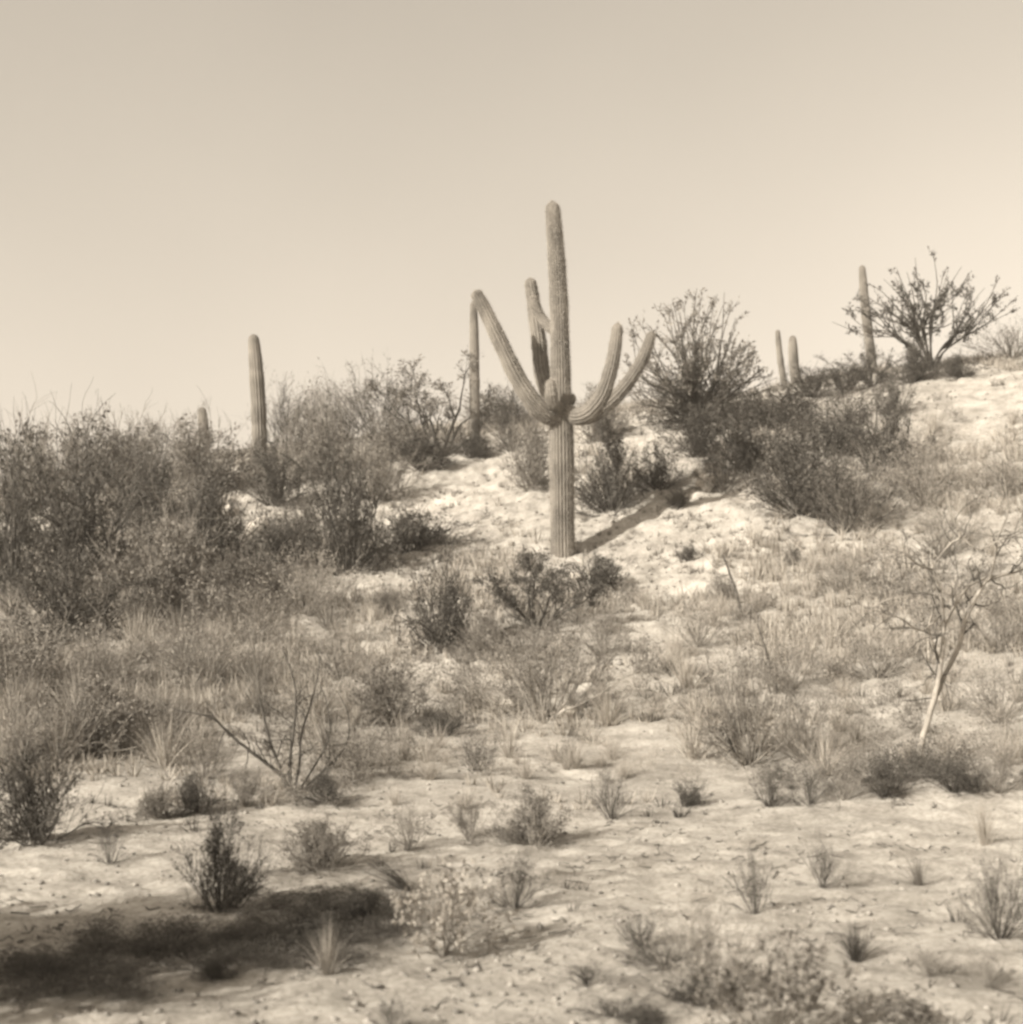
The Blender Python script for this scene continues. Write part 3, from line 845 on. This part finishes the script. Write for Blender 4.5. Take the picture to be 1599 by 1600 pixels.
def limb_tree(name, label, cat, base, limbs, Y, mats, seed, twigs, lev, rpx, leafy, group):
    """trunk and limbs laid out by hand; fine twigs grow from them"""
    s = Y / F; rng = np.random.default_rng(seed)
    root = thing(name, label, cat, base, 0, group)
    tm, sm, lm = MB(), MB(), MB()
    out = []
    cfg = dict(segs=4, wob=0.22, up=[0.02], levels=lev, kids=[(2, 5), (2, 4)], len=0.55, spread=0.8, taper=0.55, leaves=leafy, leaf=0.03, aspect=0.45, scatter=0.012, **{'from': 0.2})
    for pp, rad in limbs:
        P = catmull(np.array([at(px, py, Y + dy) - base for px, py, dy in pp]), 6 * len(pp))
        r = np.interp(np.linspace(0, 1, len(P)), np.linspace(0, 1, len(rad)), rad) * s
        P[1:-1] += rng.normal(size=P[1:-1].shape) * r[1:-1, None] * 0.12
        tube(tm, P, r, 8)
        for k in range(twigs):
            i = rng.integers(len(P) // 4, len(P) - 1)
            ax = P[i + 1] - P[i]; ax /= np.linalg.norm(ax)
            grow(rng, P[i], ax * 0.6 + rng.normal(size=3) * 0.7, rpx * s * rng.uniform(.5, 1.2), min(r[i] * .5, 0.012), 0, cfg, out)
    flesh(rng, out, dict(cfg, leaf_levels=2), sm, lm)
    link('trunk', tm.mesh('trunk', mats[0], True), root)
    c = link('crown', lm.mesh('crown', mats[2]), root); c['kind'] = 'stuff'
    w = link('twigs', sm.mesh('twigs', mats[1], True), c); w['kind'] = 'stuff'
    FOOT.append((base[0], base[1], 0.3))
    return root

bm_ = drop(1432, 1198)
limb_tree('mesquite_tree', 'nearly bare mesquite with a pale leaning trunk on the bank', 'tree', bm_, [
    ([(1431, 1205, 0), (1446, 1140, 0), (1462, 1085, 0), (1471, 1030, -.02), (1474, 980, -.05), (1470, 930, -.08), (1458, 890, -.1), (1461, 860, -.1)], [5.3, 4.9, 4.3, 3.6, 3, 2.5, 2, 1.3]),
    ([(1460, 1095, 0), (1478, 1050, .08), (1498, 1010, .15), (1510, 965, .2), (1530, 925, .25), (1546, 905, .3), (1590, 892, .35), (1640, 862, .4)], [4.5, 4.3, 3.9, 3.6, 3.3, 3, 2.5, 1.6]),
    ([(1473, 985, -.04), (1490, 950, .1), (1512, 918, .2), (1540, 902, .3)], [2.9, 2.6, 2.3, 1.6]),
    ([(1546, 905, .3), (1555, 870, .2), (1560, 840, .1), (1575, 800, 0), (1570, 750, -.1)], [2.5, 2.1, 1.8, 1.5, 0.98]),
    ([(1470, 960, -.05), (1440, 985, -.25), (1405, 965, -.4), (1362, 952, -.5)], [2, 1.8, 1.5, 0.98]),
    ([(1458, 890, -.1), (1435, 882, -.2), (1415, 866, -.3), (1400, 852, -.3)], [1.8, 1.5, 1.2, 0.82]),
    ([(1461, 880, -.1), (1485, 850, -.2), (1500, 838, -.3), (1488, 805, -.35), (1480, 770, -.4)], [2, 1.8, 1.6, 1.3, 0.82]),
    ([(1500, 838, -.3), (1530, 858, -.3), (1560, 845, -.3), (1590, 835, -.3)], [1.6, 1.5, 1.2, 0.82]),
    ([(1362, 952, -.5), (1385, 938, -.5), (1425, 930, -.5)], [1.1, 0.98, 0.74]),
    ([(1470, 1035, 0), (1456, 1000, -.1), (1452, 975, -.15), (1462, 945, -.2)], [1.8, 1.6, 1.3, 0.82]),
    ([(1450, 1130, 0), (1462, 1080, .15), (1470, 1040, .3), (1468, 1000, .4)], [2.5, 2.1, 1.8, 1.1]),
], bm_[1], (M_BARK, M_DTWIG, M_MID), 31, 8, 3, 60, 1.3, 'trees of the hillside')

bo = drop(452, 1242)
limb_tree('bare_shrub', 'bare forked shrub with long dark stems on the left lower slope', 'shrub', bo, [
    ([(455, 1248, 0), (440, 1212, 0), (410, 1188, -.05), (380, 1165, -.1), (352, 1140, -.15), (328, 1120, -.2), (275, 1110, -.25)], [3.1, 2.9, 2.6, 2.4, 2, 1.6, 0.74]),
    ([(452, 1245, 0), (438, 1200, 0), (424, 1165, 0), (414, 1125, 0), (405, 1085, 0)], [2.8, 2.5, 2.2, 1.9, 1.1]),
    ([(452, 1245, 0), (440, 1215, .1), (420, 1195, .15), (400, 1160, .2)], [2.2, 1.9, 1.5, 0.87]),
    ([(456, 1245, 0), (453, 1195, .05), (458, 1150, .1), (462, 1110, .1), (460, 1065, .1), (442, 1015, .1)], [2.8, 2.5, 2.2, 1.9, 1.4, 0.74]),
    ([(458, 1245, 0), (468, 1195, .1), (471, 1150, .15), (484, 1105, .2), (496, 1060, .25), (500, 1025, .3)], [2.5, 2.2, 1.9, 1.5, 1.1, 0.62]),
    ([(460, 1245, .1), (490, 1200, .3), (515, 1150, .4), (510, 1095, .4), (500, 1070, .4)], [1.9, 1.6, 1.3, 0.99, 0.62]),
    ([(460, 1245, .1), (505, 1205, .4), (540, 1165, .5), (545, 1120, .5), (528, 1080, .5)], [1.9, 1.6, 1.3, 0.99, 0.62]),
], bo[1], (M_DTWIG, M_DTWIG, M_MID), 12, 7, 2, 60, 0.9, G2)

# thin leafless wands on the right slope
for k, (lab, pp) in enumerate([
    ('thin leafless wand standing on the bare slope right of the centre', [(1160, 965, 0), (1152, 930, 0), (1142, 900, .05), (1130, 868, .1)]),
    ('thin curved wand standing in the tall brush', [(1214, 1085, 0), (1204, 1040, 0), (1192, 1000, .05), (1184, 975, .1)]),
]):
    b = drop(pp[0][0], pp[0][1])
    limb_tree('dry_stalk', lab, 'plant', b, [(pp, [2.4, 2.2, 1.8, 1])], b[1], (M_DTWIG, M_DTWIG, M_DARK), 50 + k, 4, 2, 26, 0.5, 'thin wands on the right slope')

# shrub beyond the frame whose shade falls across the wash
tip = drop(630, 1400)
L = 5.6
ox, oy = tip[0] - L * math.cos(SUN_AZ), tip[1] - L * math.sin(SUN_AZ)
ob = np.array([ox, oy, hz(ox, oy)])
rt = thing('desert_shrub', 'tall dense dark shrub beyond the left edge, shading the wash', 'shrub', ob, 1.0, None, (2.6, 2.6, L * math.tan(SUN_EL) * 1.02))
for q in range(4):
    for o in dress(rt, 'dense', 'dark', q):
        o.rotation_euler.z = 1.1 * q; o.scale = (1, 1, 1 - .12 * q); o.location = (.12 * math.cos(2 * q), .12 * math.sin(2 * q), 0)

# ------------------------------------------------------------------ rocks
def rock(px, py, wpx, label, seed, flat=0.6):
    g = drop(px, py); s = math.hypot(g[0], g[1]) / F
    import bmesh
    bm = bmesh.new(); bmesh.ops.create_icosphere(bm, subdivisions=3, radius=0.5)
    V = np.array([v.co[:] for v in bm.verts]); rng = np.random.default_rng(seed)
    for k in range(9):                               # facets knocked off
        nrm = rng.normal(size=3); nrm /= np.linalg.norm(nrm); h = rng.uniform(0.28, 0.42)
        dd = V @ nrm; V = V - np.maximum(dd - h, 0)[:, None] * nrm * 0.9
    V += 0.03 * np.stack([fbm(V[:, 0] * 6 + q, V[:, 1] * 6 + V[:, 2] * 5, seed + q, 3) for q in range(3)], -1)
    for v, c in zip(bm.verts, V): v.co = c
    me = bpy.data.meshes.new('rock'); bm.to_mesh(me); bm.free(); me.materials.append(M_ROCK)
    o = link('rock', me); w = wpx * s
    o.location = g + np.array([0, 0, w * flat * 0.18]); o.scale = (w, w * rng.uniform(.7, 1.1), w * flat); o.rotation_euler = (rng.uniform(-.2, .2), rng.uniform(-.2, .2), rng.uniform(0, 6))
    o['label'] = label; o['category'] = 'rock'; o['group'] = 'pale rocks on the slope'
for k, a in enumerate([
    (405, 832, 60, 'pale boulder right of the large dark bush'), (358, 806, 36, 'small pale boulder up and left of the boulder by the large dark bush'),
    (1112, 762, 56, 'pale boulder at the left end of the dark thicket'), 
    (885, 1122, 42, 'pale rock under the sparse grey bush'), (795, 1106, 36, 'smaller pale rock left under the sparse grey bush'),
    (575, 858, 44, 'pale rock at the left edge of the bare patch'), (1300, 1060, 34, 'pale rock above the brushy shrubs'),
    (1330, 700, 40, 'pale rock inside the dark thicket'),
    (900, 905, 26, 'small pale rock near the foot of the big saguaro'), (75, 745, 40, 'pale rock on the far left slope')]):
    rock(*a, seed=60 + k)

# ------------------------------------------------------------------ grass, gravel, litter (uncountable)
rng = np.random.default_rng(2)
foot = np.array(FOOT)
def scatter(n, y0, y1, spread=0.42, power=1.0):
    y = y0 + (y1 - y0) * rng.uniform(0, 1, n) ** power
    x = rng.uniform(-1, 1, n) * (y * spread + 1.2)
    return x, y

BARE = [(800, 1185, 1.3), (650, 1205, 1.0), (960, 1185, 1.3), (1070, 1205, 1.0), (560, 1270, .9), (1300, 1290, .9), (1480, 1290, .9), (1150, 1330, .8), (1400, 1330, .7), (640, 790, 3.2), (720, 770, 3.4), (1010, 850, 2.2), (1110, 820, 1.9), (1050, 900, 1.6), (600, 905, 1.5), (540, 1000, .8), (700, 1070, 1.0), (1480, 640, 2.5)]
BARE = [(drop(a, b)[0], drop(a, b)[1], c) for a, b, c in BARE]
def bare(x, y):
    m = np.zeros(len(x))
    for a, b, c in BARE: m = np.maximum(m, np.exp(-((x - a) ** 2 + (y - b) ** 2) / (c * c)))
    return m

def grass(name, label, n, y0, y1, hlo, hhi, blades, mat, thr, seed, wid):
    x, y = scatter(n, y0, y1)
    dens = 1.3 * fbm(x * 0.5, y * 0.35, seed, 4) + 0.5 - 0.9 * bare(x, y) - np.clip((13.5 + 1.2 * np.sin(x * 1.1 + seed) - y) / 3.0, 0, 1) * (y0 > 11) * 0.45
    keep = rng.uniform(0, 1, n) < np.clip((dens - thr) * 3.0, 0, 1)
    x, y = x[keep], y[keep]; z = height(x, y); m = len(x)
    hgt = rng.uniform(hlo, hhi, m) * np.clip((y - 6) / 12, 0.45, 1)
    P = np.repeat(np.stack([x, y, z], -1), blades, 0); H = np.repeat(hgt, blades) * rng.uniform(0.5, 1.1, m * blades)
    N = len(P)
    a = rng.uniform(0, 6.283, N); t = np.abs(rng.normal(0, 0.45, N))
    D = np.stack([np.cos(a) * np.sin(t), np.sin(a) * np.sin(t), np.cos(t)], -1)
    P = P + np.stack([np.cos(a), np.sin(a), 0 * a], -1) * (np.repeat(hgt, blades) * rng.uniform(0, .25, N))[:, None]; P[:, 2] -= 0.02
    S = np.cross(D, rng.normal(size=(N, 3))); S /= np.linalg.norm(S, axis=1)[:, None]
    w = (wid * (0.5 + P[:, 1] / 25.0) * rng.uniform(.6, 1.3, N))[:, None]
    H = H[:, None]
    end = P + D * H + np.stack([D[:, 0], D[:, 1], -0.3 * np.ones(N)], -1) * H * 0.15
    V = np.stack([P - S * w / 2, P + S * w / 2, end + S * w * .12, end - S * w * .12], 1).reshape(-1, 3)
    b = MB(); b.add(V, np.arange(N * 4).reshape(-1, 4))
    o = link(name, b.mesh(name, mat)); o['kind'] = 'stuff'; o['label'] = label; o['category'] = 'grass'
grass('dry_grass', 'dry straw grass covering the hillside', 20000, 11.3, 42, .10, .38, 12, M_STRAW, 0.3, 71, 0.014)
grass('dark_weeds', 'dusky low weeds scattered over the hillside', 9000, 11.5, 42, .08, .30, 12, M_MID, 0.42, 85, 0.014)
grass('wash_grass', 'sparse dry grass blades on the sandy wash', 1800, 4.5, 12.2, .03, .12, 8, M_STRAW, 0.5, 93, 0.006)

grass('wash_weeds', 'dusky little weeds scattered over the sandy wash', 1500, 5.0, 11.6, .10, .30, 14, M_DARK, 0.62, 119, 0.011)

BARE, keep_bare = [], BARE
grass('slope_weeds', 'tiny weeds dotted over the bare parts of the hillside', 5200, 19, 42, .06, .20, 9, M_MID, 0.30, 131, 0.013)
BARE = keep_bare

def stones(name, label, n, y0, y1, lo, hi, mat, power, flat=.6):
    x, y = scatter(n, y0, y1, power=power)
    keep = rng.uniform(0, 1, n) < np.clip((fbm(x * .8, y * .8, 51, 3) + .55) * 1.2, 0.1, 1)
    x, y = x[keep], y[keep]; m = len(x); z = height(x, y)
    s = lo * (hi / lo) ** (rng.uniform(0, 1, m) ** 1.7)
    base = np.array([[1, 0, 0], [0, 1, 0], [-1, 0, 0], [0, -1, 0], [0.1, 0, 1], [0, 0, -1.]])
    V = base[None] * (s[:, None, None] * 0.5) * rng.uniform(.6, 1.3, (m, 6, 1)); V[..., 2] *= flat
    a = rng.uniform(0, 6.28, m); c, sn = np.cos(a)[:, None], np.sin(a)[:, None]
    V = np.stack([V[..., 0] * c - V[..., 1] * sn, V[..., 0] * sn + V[..., 1] * c, V[..., 2]], -1) + np.stack([x, y, z + s * .1], -1)[:, None]
    f = np.array([[0, 1, 4], [1, 2, 4], [2, 3, 4], [3, 0, 4], [1, 0, 5], [2, 1, 5], [3, 2, 5], [0, 3, 5]])
    b = MB(); b.add(V.reshape(-1, 3), None, (np.arange(m)[:, None, None] * 6 + f[None]).reshape(-1, 3))
    o = link(name, b.mesh(name, mat)); o['kind'] = 'stuff'; o['label'] = label; o['category'] = 'gravel'
stones('gravel', 'small stones and clods strewn over the wash and slope', 22000, 4.5, 42, .010, .055, M_PEB, 1.5)
stones('slope_gravel', 'larger stones strewn over the upper slope', 12000, 18, 42, .03, .14, M_PEB, 1.0)

# dead twigs and straw lying on the sand
n = 2200
x, y = scatter(n, 4.6, 12.6)
keep = rng.uniform(0, 1, n) < np.clip((fbm(x * .9, y * 1.3, 27, 3) + .35) * 1.3, 0.02, 1)
x, y = x[keep], y[keep]; b = MB()
for q in range(len(x)):
    a = rng.normal(0.3, 0.7); L = rng.uniform(.03, .11)
    u = np.linspace(-.5, .5, 4) * L
    px_, py_ = x[q] + np.cos(a) * u, y[q] + np.sin(a) * u
    P = np.stack([px_ + rng.normal(size=4) * .008, py_ + rng.normal(size=4) * .008, np.zeros(4)], -1)
    P[:, 2] = height(P[:, 0], P[:, 1]) + rng.uniform(.002, .03, 4)
    tube(b, P, rng.uniform(.002, .005), 3, cap=False)
o = link('dry_litter', b.mesh('dry_litter', M_LITTER)); o['kind'] = 'stuff'; o['label'] = 'dead twigs and straw lying on the sandy wash'; o['category'] = 'litter'

# ------------------------------------------------------------------ scrub that closes up into one mass between the shrubs
def mass(name, label, n, region, styles, size, seed, low=1.0):
    """many small plants of the kinds above joined into one uncountable cover; region: photograph polygon boxes (x0, x1, row0, row1)"""
    rg = np.random.default_rng(seed); b = {}
    for q in range(n):
        x0, x1, r0, r1 = region[rg.integers(len(region))]
        g = drop(rg.uniform(x0, x1), rg.uniform(r0, r1))
        st, ma = styles[rg.integers(len(styles))]
        me = proto(st, int(rg.integers(3)))[-1][1]; kk = (me.name, ma)
        if kk not in b:
            V = np.zeros(len(me.vertices) * 3, np.float32); me.vertices.foreach_get('co', V)
            b[kk] = (V.reshape(-1, 7 if st == 'tuft' else 4, 3), MATS[ma][1], [])
        V = b[kk][0]
        pick = V[rg.permutation(len(V))[:int(len(V) * {'dense': .22, 'tuft': .6}.get(st, .5))]]
        if st != 'tuft':
            c = pick.mean(1, keepdims=True); pick = c + (pick - c) * 1.35
        w = rg.uniform(*size) * (0.75 + g[1] / 110); h = w * rg.uniform(.45, .8) * low; a = rg.uniform(0, 6.28)
        ca, sa = math.cos(a) * w, math.sin(a) * w
        W = np.stack([pick[..., 0] * ca - pick[..., 1] * sa, pick[..., 0] * sa + pick[..., 1] * ca, pick[..., 2] * h], -1) + g
        b[kk][2].append(W.reshape(-1, 3))
    mats, mbx, qid, tid = [], MB(), [], []
    for V, mat, Ws in b.values():
        W = np.concatenate(Ws); e = V.shape[1]; k = np.arange(len(W) // e)[:, None, None] * e
        mats.append(mat); i_ = len(mats) - 1
        if e == 7:
            mbx.add(W, (k + np.array([[0, 1, 3, 2], [2, 3, 5, 4]])).reshape(-1, 4), (k + np.array([[4, 5, 6]])).reshape(-1, 3))
            qid.append(np.full(2 * len(k), i_)); tid.append(np.full(len(k), i_))
        else:
            mbx.add(W, (k + np.arange(4)[None, None]).reshape(-1, 4)); qid.append(np.full(len(k), i_))
    ids = qid + tid
    me = mbx.mesh(name, mats[0])
    for m_ in mats[1:]: me.materials.append(m_)
    me.polygons.foreach_set('material_index', np.concatenate(ids).astype(np.int32))
    o = link(name, me); o['kind'] = 'stuff'; o['label'] = label; o['category'] = 'scrub'
mass('undergrowth', 'tangled dusky scrub between the shrubs of the upper left slope', 45,
     [(0, 560, 720, 900), (0, 300, 850, 960)], [('dense', 'mid'), ('dense', 'dark'), ('twiggy', 'mid')], (.6, 1.4), 4)
mass('pale_undergrowth', 'tangled pale dry brush of the lower left slope', 150,
     [(150, 560, 880, 1060), (0, 460, 960, 1120), (0, 330, 1100, 1230), (0, 420, 1060, 1160), (380, 700, 1060, 1200)], [('tuft', 'pale'), ('tuft', 'straw'), ('twiggy', 'mid'), ('tuft', 'mid')], (.5, 1.1), 14)
mass('shadow_ground_cover', 'dark creeping ground cover thickened to deepen the big shadow of the wash', 260,  # low dark plants, packed along the shadow band to darken it
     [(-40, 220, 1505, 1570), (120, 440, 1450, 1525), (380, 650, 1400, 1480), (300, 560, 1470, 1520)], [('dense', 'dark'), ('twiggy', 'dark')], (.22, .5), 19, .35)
mass('thicket_undergrowth', 'tangled low scrub of the right slope', 210,
     [(1080, 1420, 660, 820), (1380, 1599, 660, 860), (960, 1599, 940, 1100), (1060, 1599, 1060, 1215), (1340, 1599, 800, 1000), (720, 1100, 1010, 1150)], [('dense', 'mid'), ('tuft', 'straw'), ('twiggy', 'straw'), ('twiggy', 'mid'), ('tuft', 'pale')], (.4, .9), 6)
mass('edge_brush', 'low pale brush along the edge of the wash, centre', 60, [(540, 1160, 1180, 1235), (420, 760, 1190, 1270), (700, 1000, 1150, 1220)], [('twiggy', 'straw'), ('tuft', 'pale'), ('twiggy', 'pale'), ('dense', 'mid')], (.25, .6), 37)
mass('bank_weeds', 'dark weeds crowding the edge of the right bank', 34, [(1180, 1620, 1212, 1236), (1280, 1500, 1212, 1236)], [('dense', 'dark'), ('twiggy', 'mid'), ('dense', 'mid')], (.25, .5), 26)

# ------------------------------------------------------------------ thin haze volume, added to soften the distant contrast
import bmesh
bm = bmesh.new(); bmesh.ops.create_cube(bm, size=1.0)
me = bpy.data.meshes.new('haze'); bm.to_mesh(me); bm.free()
hm = bpy.data.materials.new('added_haze'); hm.use_nodes = True
hn = hm.node_tree.nodes; hn.clear()
pv = hn.new('ShaderNodeVolumePrincipled'); ho = hn.new('ShaderNodeOutputMaterial')
pv.inputs['Density'].default_value = 0.0012; pv.inputs['Color'].default_value = (0.9, 0.83, 0.74, 1); pv.inputs['Anisotropy'].default_value = 0.2
hm.node_tree.links.new(pv.outputs[0], ho.inputs['Volume'])
me.materials.append(hm)
zl, zh = float(Z.min()) - 1.0, 17.5
haze = link('haze', me); haze['kind'] = 'stuff'; haze['label'] = 'thin haze added over the desert to soften contrast'
haze.scale = (880, 760, zh - zl); haze.location = (0, 55, (zh + zl) / 2)
